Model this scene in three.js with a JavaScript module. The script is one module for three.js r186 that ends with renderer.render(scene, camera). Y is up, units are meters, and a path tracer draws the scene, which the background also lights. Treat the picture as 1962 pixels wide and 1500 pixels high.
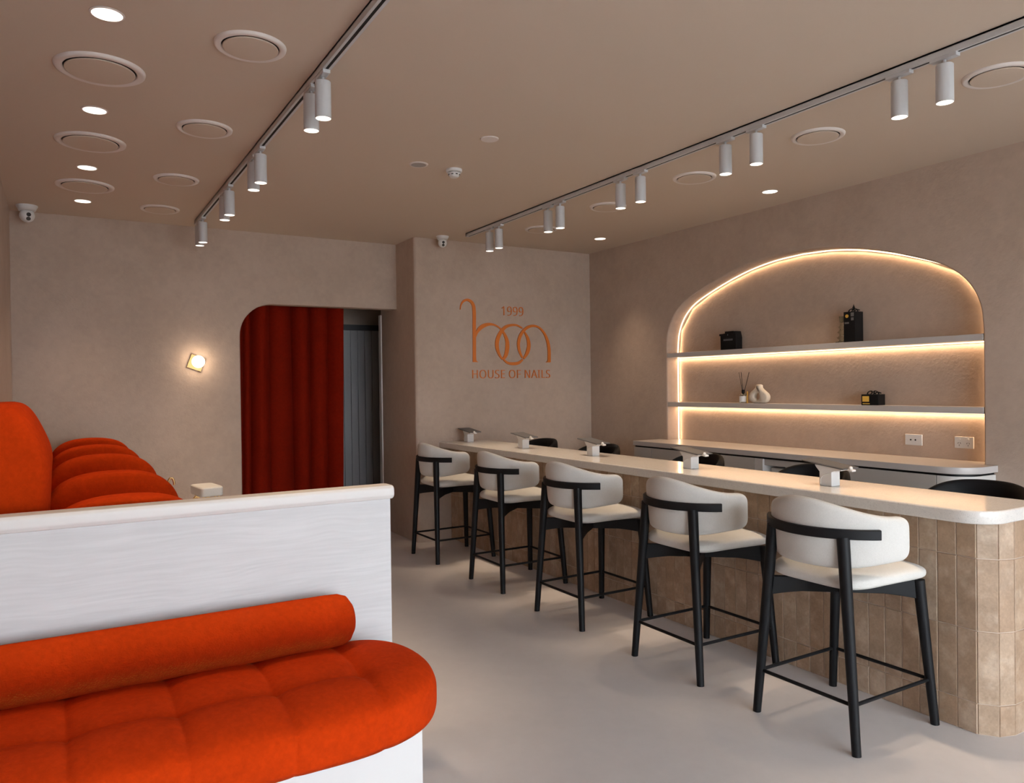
import * as THREE from 'three';
import { mergeGeometries, toCreasedNormals, mergeVertices } from 'three/addons/utils/BufferGeometryUtils.js';
import { RoundedBoxGeometry } from 'three/addons/geometries/RoundedBoxGeometry.js';
import { TextGeometry } from 'three/addons/geometries/TextGeometry.js';
import { FontLoader } from 'three/addons/loaders/FontLoader.js';
import { RectAreaLightUniformsLib } from 'three/addons/lights/RectAreaLightUniformsLib.js';

RectAreaLightUniformsLib.init();
const R = Math.PI / 180;

// ---------------------------------------------------------------- camera, sky, exposure
const scene = new THREE.Scene();
const camera = new THREE.PerspectiveCamera(54.49, 1962 / 1500, 0.05, 60);
camera.position.set(0, 1.4, 0);
camera.rotation.order = 'YXZ';
camera.rotation.set(-0.404 * R, -30.854 * R, -0.726 * R);
scene.background = new THREE.Color().setRGB(0.85, 0.93, 1.0);      // even overcast daylight outside the shopfront
scene.backgroundIntensity = 11.8;
const renderer = new THREE.WebGLRenderer({ antialias: true });
renderer.toneMapping = THREE.LinearToneMapping;
renderer.toneMappingExposure = 1.0;
renderer.shadowMap.enabled = true;

// light levels of the fittings
const SPOT = 4.4, DOWN = 4.6, STRIP = 33, ARCH = 33, SCONCE = 0.14;
const warm = new THREE.Color().setRGB(1.0, 0.76, 0.53);
const amber = new THREE.Color().setRGB(1.0, 0.64, 0.36);

// ---------------------------------------------------------------- helpers
let seed = 12345;
function rnd() { seed = (seed * 1664525 + 1013904223) >>> 0; return seed / 4294967296; }
const taken = {};
function numbered(n) { const k = taken[n] = (taken[n] ?? -1) + 1; return k ? n + '_' + String(k).padStart(3, '0') : n; }
function shadows(o) { o.traverse((m) => { if (m.isMesh) { m.castShadow = true; m.receiveShadow = true; } }); return o; }

// texture coordinates in metres, each face mapped along the axis it faces most
function metres(g) {
  if (g.index) g = g.toNonIndexed();
  const p = g.attributes.position, uv = new Float32Array(p.count * 2);
  const a = new THREE.Vector3(), b = new THREE.Vector3(), c = new THREE.Vector3(), n = new THREE.Vector3();
  for (let i = 0; i < p.count; i += 3) {
    a.fromBufferAttribute(p, i); b.fromBufferAttribute(p, i + 1); c.fromBufferAttribute(p, i + 2);
    n.copy(b).sub(a).cross(c.clone().sub(a));
    const x = Math.abs(n.x), y = Math.abs(n.y), z = Math.abs(n.z);
    [a, b, c].forEach((v, k) => {
      const u = x >= y && x >= z ? [v.z, v.y] : y >= z ? [v.x, v.z] : [v.x, v.y];
      uv[(i + k) * 2] = u[0]; uv[(i + k) * 2 + 1] = u[1];
    });
  }
  g.setAttribute('uv', new THREE.BufferAttribute(uv, 2));
  return g;
}
function prep(g) {
  g = metres(g);
  for (const k of Object.keys(g.attributes)) if (!['position', 'normal', 'uv'].includes(k)) g.deleteAttribute(k);
  return g;
}
function obj(name, geos, mat, parent = scene) {
  geos = (Array.isArray(geos) ? geos : [geos]).map(prep);
  const m = new THREE.Mesh(geos.length > 1 ? mergeGeometries(geos) : geos[0], mat);
  m.name = parent === scene ? numbered(name) : name;
  m.castShadow = m.receiveShadow = true;
  parent.add(m);
  return m;
}
function tag(o, label, category, group) { o.userData.label = label; o.userData.category = category; if (group) o.userData.group = group; return o; }
function thing(name, label, category, [x, y, z] = [0, 0, 0], turn = 0, group) {
  const o = new THREE.Group(); o.name = numbered(name); scene.add(o);
  o.position.set(x, y, z); o.rotation.y = turn;
  return tag(o, label, category, group);
}
function struct(name, geos, mat, parent = scene) { const m = obj(name, geos, mat, parent); if (parent === scene) m.userData.kind = 'structure'; return m; }
function copy(root, label) { const c = root.clone(); c.name = numbered(root.name.replace(/_\d{3}$/, '')); c.userData = { ...root.userData, label }; scene.add(c); return c; }

const box = (x0, x1, y0, y1, z0, z1) => new THREE.BoxGeometry(x1 - x0, y1 - y0, z1 - z0).translate((x0 + x1) / 2, (y0 + y1) / 2, (z0 + z1) / 2);
const rbox = (x0, x1, y0, y1, z0, z1, r = 0.005, s = 3) => new RoundedBoxGeometry(x1 - x0, y1 - y0, z1 - z0, s, r).translate((x0 + x1) / 2, (y0 + y1) / 2, (z0 + z1) / 2);
const cyl = (r0, r1, h, x, y, z, n = 32) => new THREE.CylinderGeometry(r1, r0, h, n).translate(x, y + h / 2, z);
function bar(a, b, r0, r1 = r0, n = 14) {
  const A = new THREE.Vector3(...a), B = new THREE.Vector3(...b), d = B.clone().sub(A);
  const g = new THREE.CylinderGeometry(r1, r0, d.length(), n);
  g.applyQuaternion(new THREE.Quaternion().setFromUnitVectors(new THREE.Vector3(0, 1, 0), d.clone().normalize()));
  return g.translate((A.x + B.x) / 2, (A.y + B.y) / 2, (A.z + B.z) / 2);
}
const tube = (pts, r, n = 40, s = 8, closed = false) => new THREE.TubeGeometry(new THREE.CatmullRomCurve3(pts.map((q) => new THREE.Vector3(...q)), closed), n, r, s, closed);
const lathe = (pts, n = 48) => new THREE.LatheGeometry(pts.map((q) => new THREE.Vector2(...q)), n);
// rounded solid: superellipsoid with half sizes and squareness (1 = round, small = boxy)
function pillow(ax, ay, az, e1 = 0.5, e2 = 0.5, nu = 64, nv = 40) {
  const pw = (v, e) => Math.sign(v) * Math.pow(Math.abs(v), e), pos = [], idx = [];
  for (let j = 0; j <= nv; j++) for (let i = 0; i <= nu; i++) {
    const v = -Math.PI / 2 + Math.PI * j / nv, u = 2 * Math.PI * i / nu;
    const cv = pw(Math.cos(v), e1);
    pos.push(ax * cv * pw(Math.cos(u), e2), ay * pw(Math.sin(v), e1), az * cv * pw(Math.sin(u), e2));
  }
  for (let j = 0; j < nv; j++) for (let i = 0; i < nu; i++) { const a = j * (nu + 1) + i, b = a + nu + 1; idx.push(a, b, a + 1, b, b + 1, a + 1); }
  let g = new THREE.BufferGeometry(); g.setAttribute('position', new THREE.Float32BufferAttribute(pos, 3)); g.setIndex(idx);
  g = mergeVertices(g, 1e-5); g.computeVertexNormals(); return g;
}
function flats(g, area = 0.002) {
  if (g.index) g = g.toNonIndexed();
  const p = g.attributes.position, n = g.attributes.normal, a = new THREE.Vector3(), b = new THREE.Vector3(), c = new THREE.Vector3();
  for (let i = 0; i < p.count; i += 3) {
    a.fromBufferAttribute(p, i); b.fromBufferAttribute(p, i + 1).sub(a); c.fromBufferAttribute(p, i + 2).sub(a); b.cross(c);
    const l = b.length(); if (l / 2 < 1e-9) continue; b.divideScalar(l);
    const m = Math.max(Math.abs(b.x), Math.abs(b.y), Math.abs(b.z));
    if (m > 0.99999 || l / 2 > area * 50) for (let k = 0; k < 3; k++) n.setXYZ(i + k, b.x, b.y, b.z);
  }
  return g;
}
// velvet pile lies over towards a direction: the shading normal leans with it
function nap(g, dir, k0, topOnly) {
  const n = g.attributes.normal, v = new THREE.Vector3(), d = new THREE.Vector3();
  for (let i = 0; i < n.count; i++) { v.fromBufferAttribute(n, i); d.set(...dir); const k = topOnly ? k0 * cl((v.y - 0.35) / 0.5) : k0; d.addScaledVector(v, -d.dot(v)); v.addScaledVector(d, k).normalize(); n.setXYZ(i, v.x, v.y, v.z); }
  return g;
}
function shapeOf(pts) { const s = new THREE.Shape(); pts.forEach(([x, y], i) => (i ? s.lineTo(x, y) : s.moveTo(x, y))); return s; }
// a plan outline in (x, z) raised from y0 to y1 with softened edges
function slab(pts, y0, y1, bev = 0.004) {
  const g = new THREE.ExtrudeGeometry(shapeOf(pts.map(([x, z]) => [x, -z])), { depth: y1 - y0 - 2 * bev, bevelEnabled: bev > 0, bevelSize: bev, bevelThickness: bev, bevelOffset: -bev, bevelSegments: 3 });
  return flats(toCreasedNormals(g.rotateX(-Math.PI / 2).translate(0, y0 + bev, 0), 0.6));
}
function arc(cx, cz, r, a0, a1, n = 10) { const o = []; for (let i = 0; i <= n; i++) { const a = (a0 + (a1 - a0) * i / n) * R; o.push([cx + r * Math.cos(a), cz + r * Math.sin(a)]); } return o; }
const ord = ['first', 'second', 'third', 'fourth', 'fifth', 'sixth', 'seventh', 'eighth', 'ninth', 'tenth'];

// ---------------------------------------------------------------- procedural textures
function lattice(n) { const a = new Float32Array(n * n); for (let i = 0; i < n * n; i++) a[i] = rnd(); return { n, a }; }
function noiseAt(L, u, v) {
  const n = L.n, x = u * n, y = v * n, x0 = Math.floor(x), y0 = Math.floor(y), fx = x - x0, fy = y - y0;
  const sx = fx * fx * (3 - 2 * fx), sy = fy * fy * (3 - 2 * fy), w = (i) => ((i % n) + n) % n;
  const g = (i, j) => L.a[w(j) * n + w(i)];
  return (g(x0, y0) * (1 - sx) + g(x0 + 1, y0) * sx) * (1 - sy) + (g(x0, y0 + 1) * (1 - sx) + g(x0 + 1, y0 + 1) * sx) * sy;
}
function grainAt(L, u, v, nu, nv) {                                     // stretched noise that still repeats without a seam
  const x = u * nu, y = v * nv, x0 = Math.floor(x), y0 = Math.floor(y), fx = x - x0, fy = y - y0, sx = fx * fx * (3 - 2 * fx), sy = fy * fy * (3 - 2 * fy);
  const g = (i, j) => L.a[(((j % nv) + nv) % nv) * L.n + ((i % nu) + nu) % nu];
  return (g(x0, y0) * (1 - sx) + g(x0 + 1, y0) * sx) * (1 - sy) + (g(x0, y0 + 1) * (1 - sx) + g(x0 + 1, y0 + 1) * sx) * sy;
}
function texture(size, fn, srgb = true, rx = 1, ry = rx) {
  const d = new Uint8Array(size * size * 4);
  for (let j = 0; j < size; j++) for (let i = 0; i < size; i++) {
    const c = fn(i / size, j / size), k = (j * size + i) * 4;
    d[k] = c[0] * 255; d[k + 1] = c[1] * 255; d[k + 2] = c[2] * 255; d[k + 3] = 255;
  }
  const t = new THREE.DataTexture(d, size, size, THREE.RGBAFormat);
  t.wrapS = t.wrapT = THREE.RepeatWrapping; t.magFilter = THREE.LinearFilter; t.minFilter = THREE.LinearMipmapLinearFilter; t.generateMipmaps = true;
  if (srgb) t.colorSpace = THREE.SRGBColorSpace;
  t.repeat.set(1 / rx, 1 / ry); t.needsUpdate = true;
  return t;
}
const L4 = lattice(4), L8 = lattice(8), L16 = lattice(16), L32 = lattice(32), L64 = lattice(64), L128 = lattice(128), L256 = lattice(256);
const cl = (v) => Math.min(1, Math.max(0, v));
const cloud = (u, v) => 0.4 * noiseAt(L4, u, v) + 0.28 * noiseAt(L8, u, v) + 0.18 * noiseAt(L16, u, v) + 0.14 * noiseAt(L32, u, v);
const fine = (u, v) => 0.5 * noiseAt(L64, u, v) + 0.3 * noiseAt(L128, u, v) + 0.2 * noiseAt(L256, u, v);

const plasterMap = texture(512, (u, v) => { const c = cloud(u, v) - 0.5, f = fine(u, v) - 0.5, k = 0.94 + 0.09 * c + 0.05 * f; return [cl(k), cl(k - 0.004 + 0.01 * c), cl(k - 0.008 + 0.02 * c)]; }, true, 2.2);
const plasterBump = texture(512, (u, v) => { const k = 0.5 * cloud(u, v) + 0.5 * fine(u, v); return [k, k, k]; }, false, 0.9);
const floorMap = texture(512, (u, v) => { const c = cloud(u, v) - 0.5, f = fine(u, v) - 0.5, k = 0.95 + 0.07 * c + 0.025 * f; return [cl(k), cl(k), cl(k)]; }, true, 3.1);
const floorRough = texture(512, (u, v) => { const k = cl(0.36 + 0.16 * (cloud(u, v) - 0.5) + 0.08 * (fine(u, v) - 0.5)); return [k, k, k]; }, false, 2.3);
const quartzMap = texture(512, (u, v) => { const s = noiseAt(L256, u, v), k = 0.95 + 0.04 * (fine(u, v) - 0.5) - (s > 0.86 ? 0.10 : 0) + (s < 0.1 ? 0.04 : 0); return [cl(k), cl(k - 0.004), cl(k - 0.01)]; }, true, 0.7);
const fabricBump = texture(512, (u, v) => { const k = 0.5 + 0.25 * Math.sin(u * Math.PI * 256) * Math.sin(v * Math.PI * 256) + 0.35 * (noiseAt(L256, u, v) - 0.5); return [cl(k), cl(k), cl(k)]; }, false, 0.35);
const fabricMap = texture(512, (u, v) => { const k = 0.955 + 0.05 * (noiseAt(L256, u, v) - 0.5) + 0.04 * (cloud(u, v) - 0.5); return [cl(k), cl(k), cl(k)]; }, true, 0.35);
const velvetMap = texture(512, (u, v) => { const c = cloud(u, v) - 0.5, f = fine(u, v) - 0.5, k = 0.9 + 0.10 * c + 0.12 * f; return [cl(k + 0.02), cl(k - 0.02), cl(k - 0.03)]; }, true, 0.8);
const velvetBump = texture(512, (u, v) => { const k = fine(u, v); return [k, k, k]; }, false, 0.25);
const woodMap = texture(512, (u, v) => {                              // pale whitewashed boards, grain running sideways
  const w = 0.03 * noiseAt(L8, u, v), g = 0.6 * grainAt(L128, u, v + w, 7, 128) + 0.4 * grainAt(L256, u, v + w, 12, 256), k = 0.955 + 0.055 * (g - 0.5) + 0.03 * (cloud(u, v) - 0.5);
  return [cl(k), cl(k), cl(k + 0.004)];
}, true, 1.0);
const woodBump = texture(512, (u, v) => { const k = 0.6 * grainAt(L128, u, v, 7, 128) + 0.4 * grainAt(L256, u, v, 12, 256); return [k, k, k]; }, false, 1.0);

// ---------------------------------------------------------------- materials
const col = (r, g, b) => new THREE.Color().setRGB(r, g, b);
const std = (c, rough, more = {}) => new THREE.MeshStandardMaterial({ color: c, roughness: rough, ...more });
const M = {
  plaster: std(col(0.545, 0.43, 0.353), 0.92, { map: plasterMap, bumpMap: plasterBump, bumpScale: 0.0025 }),
  ceiling: std(col(0.59, 0.49, 0.40), 0.95),
  floor: std(col(0.72, 0.685, 0.68), 1.0, { map: floorMap, roughnessMap: floorRough }),
  white: std(col(0.68, 0.675, 0.67), 0.45),
  whiteMetal: std(col(0.56, 0.565, 0.58), 0.45),
  vent: std(col(0.72, 0.66, 0.625), 0.6),
  panel: std(col(0.66, 0.66, 0.665), 0.6, { map: woodMap, bumpMap: woodBump, bumpScale: 0.0006 }),
  cap: std(col(0.70, 0.68, 0.665), 0.5),
  quartz: std(col(0.72, 0.695, 0.67), 0.14, { map: quartzMap }),
  counter: std(col(0.52, 0.49, 0.475), 0.35),
  cabinet: std(col(0.50, 0.47, 0.44), 0.55),
  cabinetPale: std(col(0.62, 0.60, 0.58), 0.5),
  gap: std(col(0.012, 0.012, 0.013), 0.8),
  black: new THREE.MeshPhysicalMaterial({ color: col(0.005, 0.0055, 0.007), roughness: 0.5, specularIntensity: 0.45 }),
  blackSoft: new THREE.MeshPhysicalMaterial({ color: col(0.006, 0.006, 0.007), roughness: 0.6, specularIntensity: 0.4 }),
  fabric: new THREE.MeshPhysicalMaterial({ color: col(0.66, 0.645, 0.615), roughness: 0.95, map: fabricMap, bumpMap: fabricBump, bumpScale: 0.0006, sheen: 0.25, sheenRoughness: 0.6, sheenColor: col(0.9, 0.88, 0.85) }),
  velvet: new THREE.MeshPhysicalMaterial({ color: col(0.59, 0.047, 0.0025), roughness: 0.95, specularIntensity: 0.15, map: velvetMap, bumpMap: velvetBump, bumpScale: 0.0008, sheen: 0.8, sheenRoughness: 0.12, sheenColor: col(1.0, 0.42, 0.06) }),
  curtain: new THREE.MeshPhysicalMaterial({ color: col(0.22, 0.011, 0.002), roughness: 0.95, specularIntensity: 0.15, map: velvetMap, bumpMap: velvetBump, bumpScale: 0.0006, sheen: 0.25, sheenRoughness: 0.4, sheenColor: col(0.8, 0.14, 0.03) }),
  grout: std(col(0.60, 0.50, 0.42), 0.95),
  brass: std(col(0.72, 0.50, 0.22), 0.3, { metalness: 1 }),
  sign: std(col(0.66, 0.175, 0.018), 0.45),
  glass: new THREE.MeshPhysicalMaterial({ color: 0xffffff, roughness: 0.02, transmission: 1, thickness: 0, ior: 1.5 }),
  solidGlass: new THREE.MeshPhysicalMaterial({ color: col(0.74, 0.80, 0.74), roughness: 0.05, transmission: 1, thickness: 0.02, ior: 1.5 }),
  ceramic: std(col(0.72, 0.65, 0.55), 0.75, { map: fabricMap }),
  grey: std(col(0.10, 0.10, 0.108), 0.5),
  screen: std(col(0.035, 0.037, 0.042), 0.18),
  paving: std(col(0.36, 0.35, 0.33), 0.9, { map: floorMap }),
  frame: std(col(0.06, 0.06, 0.065), 0.5),
  gold: std(col(0.70, 0.42, 0.07), 0.45),
  paper: std(col(0.75, 0.75, 0.74), 0.8),
  lampGlow: new THREE.MeshStandardMaterial({ color: col(1, 1, 1), roughness: 1, emissive: col(1.0, 0.90, 0.78), emissiveIntensity: 2.2 }),
  stripGlow: new THREE.MeshStandardMaterial({ color: col(1, 1, 1), roughness: 1, emissive: col(1.0, 0.80, 0.52), emissiveIntensity: 2.4 }),
  globeGlow: new THREE.MeshStandardMaterial({ color: col(1, 1, 1), roughness: 1, emissive: col(1.0, 0.86, 0.66), emissiveIntensity: 1.7 }),
};
// glazed stoneware tiles: six tones, each with its own mottling
const tileMats = [[0.50, 0.365, 0.26], [0.475, 0.345, 0.245], [0.52, 0.39, 0.285], [0.46, 0.325, 0.225], [0.50, 0.355, 0.245], [0.53, 0.405, 0.30]].map(([r, g, b], i) => {
  const ox = i * 0.37, oy = i * 0.23;
  const t = texture(256, (u, v) => {
    const c = cloud(u + ox, v + oy), f = fine(u + oy, v + ox), s = cl((cloud(u + oy + 0.5, v + ox) - 0.5) * 4), k = 0.84 + 0.16 * (c - 0.5) + 0.12 * (f - 0.5) + 0.09 * s;
    return [cl(k), cl(k - 0.01 + 0.03 * s), cl(k - 0.02 + 0.06 * s)];
  }, true, 0.42);
  return std(col(r * 1.1, g * 1.08, b * 1.06), 0.42, { map: t, bumpMap: plasterBump, bumpScale: 0.002 });
});

// ---------------------------------------------------------------- the room
const XL = -0.29, XR = 4.717, ZS = -6.31, ZD = -6.74, ZF = 2.6, CEIL = 2.75, COL = 2.765;
struct('floor', box(XL - 0.12, XR + 0.3, -0.12, 0, -8.15, ZF + 0.12), M.floor);
struct('ceiling', box(XL - 0.12, XR + 0.3, CEIL, CEIL + 0.14, -8.15, ZF + 0.12), M.ceiling);
struct('wall_left', box(XL - 0.12, XL, -0.02, CEIL + 0.02, -6.86, ZF + 0.12), M.plaster);

// right wall with the arched niche; outline in (z, y)
const ND = 0.14, NC = -3.803, NB = 0.858;
const half = [[1.365, NB], [1.365, 1.70], [1.345, 1.86], [1.28, 1.99], [1.158, 2.10], [0.9, 2.21], [0.55, 2.315], [0.27, 2.362], [0, 2.376]];
function archPoints() {
  const c = new THREE.CatmullRomCurve3(half.slice(1).map(([u, y]) => new THREE.Vector3(u, y, 0)), false, 'centripetal').getPoints(36).map((q) => [q.x, q.y]);
  const right = [half[0], ...c];                                    // from the bottom of the near side up to the crown
  return [...right.map(([u, y]) => [NC + u, y]), ...right.slice(0, -1).reverse().map(([u, y]) => [NC - u, y])];
}
const arch = archPoints();
{
  const s = shapeOf([[-6.5, -0.05], [ZF + 0.1, -0.05], [ZF + 0.1, CEIL + 0.05], [-6.5, CEIL + 0.05]]);
  const h = new THREE.Path(); arch.forEach(([z, y], i) => (i ? h.lineTo(z, y) : h.moveTo(z, y))); s.holes.push(h);
  const g = new THREE.ExtrudeGeometry(s, { depth: ND - 0.012, bevelEnabled: true, bevelSize: 0.012, bevelThickness: 0.012, bevelOffset: -0.012, bevelSegments: 4 });
  // shape (z, y) extruded along x: x = XR + depth
  const m = new THREE.Matrix4().set(0, 0, 1, XR + 0.012, 0, 1, 0, 0, 1, 0, 0, 0, 0, 0, 0, 1);
  g.applyMatrix4(m);
  struct('wall_right', flats(toCreasedNormals(g, 0.7)), M.plaster);
  const back = struct('wall_niche', box(XR + ND, XR + ND + 0.06, 0.6, 2.6, -5.4, -2.2), M.plaster);
  back.userData.label = 'plain back of the lit arched niche';
}
// wall with the curtained doorway (left part of the back)
{
  const pts = [[XL - 0.05, -0.05], [1.338, -0.05], [1.338, 1.858]];
  arc(1.618, 1.858, 0.28, 180, 90, 12).forEach((q) => pts.push(q));
  pts.push([2.8, 2.138], [2.8, CEIL + 0.05], [XL - 0.05, CEIL + 0.05]);
  const g = new THREE.ExtrudeGeometry(shapeOf(pts), { depth: 0.10, bevelEnabled: true, bevelSize: 0.01, bevelThickness: 0.01, bevelOffset: -0.01, bevelSegments: 3 }).translate(0, 0, ZD - 0.11);
  struct('wall_back_left', flats(toCreasedNormals(g, 0.6)), M.plaster);
}
// projecting wall with the logo, soft vertical edge
struct('wall_back_right', slab([[COL, -7.15], ...arc(COL + 0.03, ZS - 0.03, 0.03, 180, 90, 6), [XR + 0.02, ZS], [XR + 0.02, -7.15]], -0.02, CEIL + 0.02, 0), M.plaster);
// passage behind the curtain
struct('wall_passage_left', box(1.1, 1.2, -0.02, CEIL + 0.02, -8.05, -6.84), M.plaster);
struct('wall_passage_back', box(1.1, 3.8, -0.02, CEIL + 0.02, -8.13, -8.03), M.plaster);
struct('wall_passage_right', box(3.7, 3.8, -0.02, CEIL + 0.02, -8.05, -7.15), M.plaster);
struct('trim_1', rbox(COL - 0.012, COL + 0.02, 0, 2.12, -7.19, -7.13, 0.004), M.cap);
{
  const d = new THREE.Group(); d.name = 'door_1'; d.userData.kind = 'structure'; scene.add(d);
  obj('door_frame', [box(2.28, 2.34, 0, 2.09, -8.03, -7.98), box(3.30, 3.36, 0, 2.09, -8.03, -7.98), box(2.28, 3.36, 2.03, 2.09, -8.03, -7.98)], M.frame, d);
  for (let k = 0; k < 12; k++) obj('board', rbox(2.342 + k * 0.08, 2.342 + k * 0.08 + 0.077, 0.01, 2.03, -8.028, -8.0, 0.004, 2), std(col(0.40, 0.385, 0.39), 0.6), d);
}
// shopfront behind the camera
{
  struct('wall_front', [box(XL - 0.12, -0.1, -0.02, CEIL + 0.02, ZF, ZF + 0.12), box(4.45, XR + 0.14, -0.02, CEIL + 0.02, ZF, ZF + 0.12), box(-0.1, 4.45, 2.45, CEIL + 0.02, ZF, ZF + 0.12), box(-0.1, 4.45, -0.02, 0.12, ZF, ZF + 0.12)], M.plaster);
  const w = new THREE.Group(); w.name = 'window_1'; w.userData.kind = 'structure'; scene.add(w);
  const posts = [-0.1, 1.03, 2.17, 3.3, 4.42];
  posts.forEach((x) => obj('window_frame', box(x, x + 0.03, 0.12, 2.45, ZF + 0.03, ZF + 0.09), M.frame, w));
  obj('window_frame', [box(-0.1, 4.45, 0.12, 0.16, ZF + 0.03, ZF + 0.09), box(-0.1, 4.45, 2.41, 2.45, ZF + 0.03, ZF + 0.09)], M.frame, w);
  for (let k = 0; k < 4; k++) obj('pane', box(posts[k] + 0.03, posts[k + 1], 0.16, 2.41, ZF + 0.055, ZF + 0.061), M.glass, w);
  struct('pavement', box(-14, 18, -0.25, -0.13, ZF + 0.12, 22), M.paving);
}

// ---------------------------------------------------------------- half wall and bench (near left)
{
  const t = thing('half_wall', 'low white half wall with pale wood grain and rounded cap behind the orange bench', 'half wall');
  obj('body', box(XL, 1.108, 0, 0.985, -2.87, -2.793), M.panel, t);
  const pts = [[XL, -2.78], ...arc(1.105, -2.803, 0.023, 90, 0, 6), ...arc(1.105, -2.855, 0.023, 0, -90, 6), [XL, -2.878]];
  const g = new THREE.ExtrudeGeometry(shapeOf(pts.map(([x, z]) => [x, -z])), { depth: 0.016, bevelEnabled: true, bevelSize: 0.012, bevelThickness: 0.018, bevelOffset: -0.012, bevelSegments: 5 }).rotateX(-Math.PI / 2).translate(0, 0.985, 0);
  obj('cap', toCreasedNormals(g, 0.8), M.cap, t);
}
{
  const t = thing('banquette', 'orange velvet bench with button-tufted seat and round bolster in front of the half wall', 'bench');
  obj('plinth', box(XL + 0.022, 1.0, 0, 0.33, -2.774, -2.27), M.white, t);
  // seat cushion: plan outline with a generous round end, padded edge, tufted top
  const zb = -2.774, zf = -2.115, xe = 1.10, yb = 0.285, yt = 0.475, nx = 300, nz = 84;
  const pos = [], idx = [];
  const rows = [];
  const seams = [0.83, 0.555, 0.28, 0.005, -0.27], mid = -2.37;
  function surf(x, v) { // v across the depth 0 (rear) .. 1 (front): returns z
    return zb + (zf - zb) * v;
  }
  const sect = [];                                                   // section round the cushion: angle param
  const NS = 120;
  for (let j = 0; j < NS; j++) {
    const a = 2 * Math.PI * j / NS, c = Math.cos(a), s = Math.sin(a), e = 0.5;
    sect.push([Math.sign(c) * Math.pow(Math.abs(c), e), Math.sign(s) * Math.pow(Math.abs(s), e)]);
  }
  for (let i = 0; i <= nx; i++) {
    const f = i / nx, x = XL + 0.005 + (xe - XL - 0.005) * (f < 0.6 ? f / 0.6 * 0.7 : 0.7 + 0.3 * Math.sin((f - 0.6) / 0.4 * Math.PI / 2));
    // round end: the rear corner is tight, the front sweeps round in a long curve to the tip
    const zt = -2.43, q1 = cl((x - 0.90) / (xe - 0.90)), q2 = cl((x - 0.66) / (xe - 0.66)), d = cl((x - (xe - 0.3)) / 0.3);
    const zr = zt - (zt - zb) * Math.sqrt(Math.max(0, 1 - Math.pow(q1, 1.7))), zfr = zt + (zf - zt) * Math.sqrt(Math.max(0, 1 - Math.pow(q2, 2.4)));
    const hh = (yt - yb) / 2 * Math.pow(Math.max(0, 1 - Math.pow(d, 6)), 0.5), hw = (zfr - zr) / 2, zc = (zfr + zr) / 2, yc = (yt + yb) / 2;
    const row = [];
    for (const [c, s] of sect) {
      let z = zc + hw * c, y = yc + hh * s;
      if (s > 0.0) {
        // tufting: shallow valleys along the cross seams and the long seam, deeper where they meet; slight crown
        const top = cl((s - 0.55) / 0.45);
        let dip = 0;
        const crease = (q, w) => Math.exp(-Math.abs(q) / w);
        let cross = 0, but = 0;
        for (const q of seams) { cross = Math.max(cross, crease(x - q, 0.03)); but = Math.max(but, crease(Math.hypot(x - q, z - mid), 0.035)); }
        dip = 0.016 * cross + 0.015 * crease(z - mid, 0.03) * (x < 0.83 ? 1 : Math.exp(-(x - 0.83) / 0.03)) + 0.012 * but;
        y -= dip * top;
        y += 0.022 * top * (1 - c * c);
      }
      if (c > 0.6 && s <= 0.9) { let cross = 0; for (const q of seams) cross = Math.max(cross, Math.exp(-Math.abs(x - q) / 0.014)); z -= 0.007 * cross; }
      row.push(pos.length / 3); pos.push(x, y, z);
    }
    rows.push(row);
  }
  for (let i = 0; i < nx; i++) for (let j = 0; j < NS; j++) { const a = rows[i][j], b = rows[i][(j + 1) % NS], c = rows[i + 1][j], d = rows[i + 1][(j + 1) % NS]; idx.push(a, b, c, b, d, c); }
  const g = new THREE.BufferGeometry(); g.setAttribute('position', new THREE.Float32BufferAttribute(pos, 3)); g.setIndex(idx); g.computeVertexNormals();
  obj('seat_cushion', nap(g, [-1, 0, 0], 1.7, true), M.velvet, t);
  // bolster
  const br = 0.092, bz = -2.68, by = 0.565, bx = 0.905;
  const prof = [[0.0001, 0], [br * 0.6, 0.001], [br - 0.03, 0.006], [br - 0.012, 0.018], [br - 0.002, 0.045], [br, 0.09], [br, bx - XL]];
  const bg = lathe(prof, 56).rotateZ(Math.PI / 2).translate(bx, by, bz);
  obj('bolster', nap(bg, [0, -1, 0.6], 1.3), M.velvet, t);
}

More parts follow.
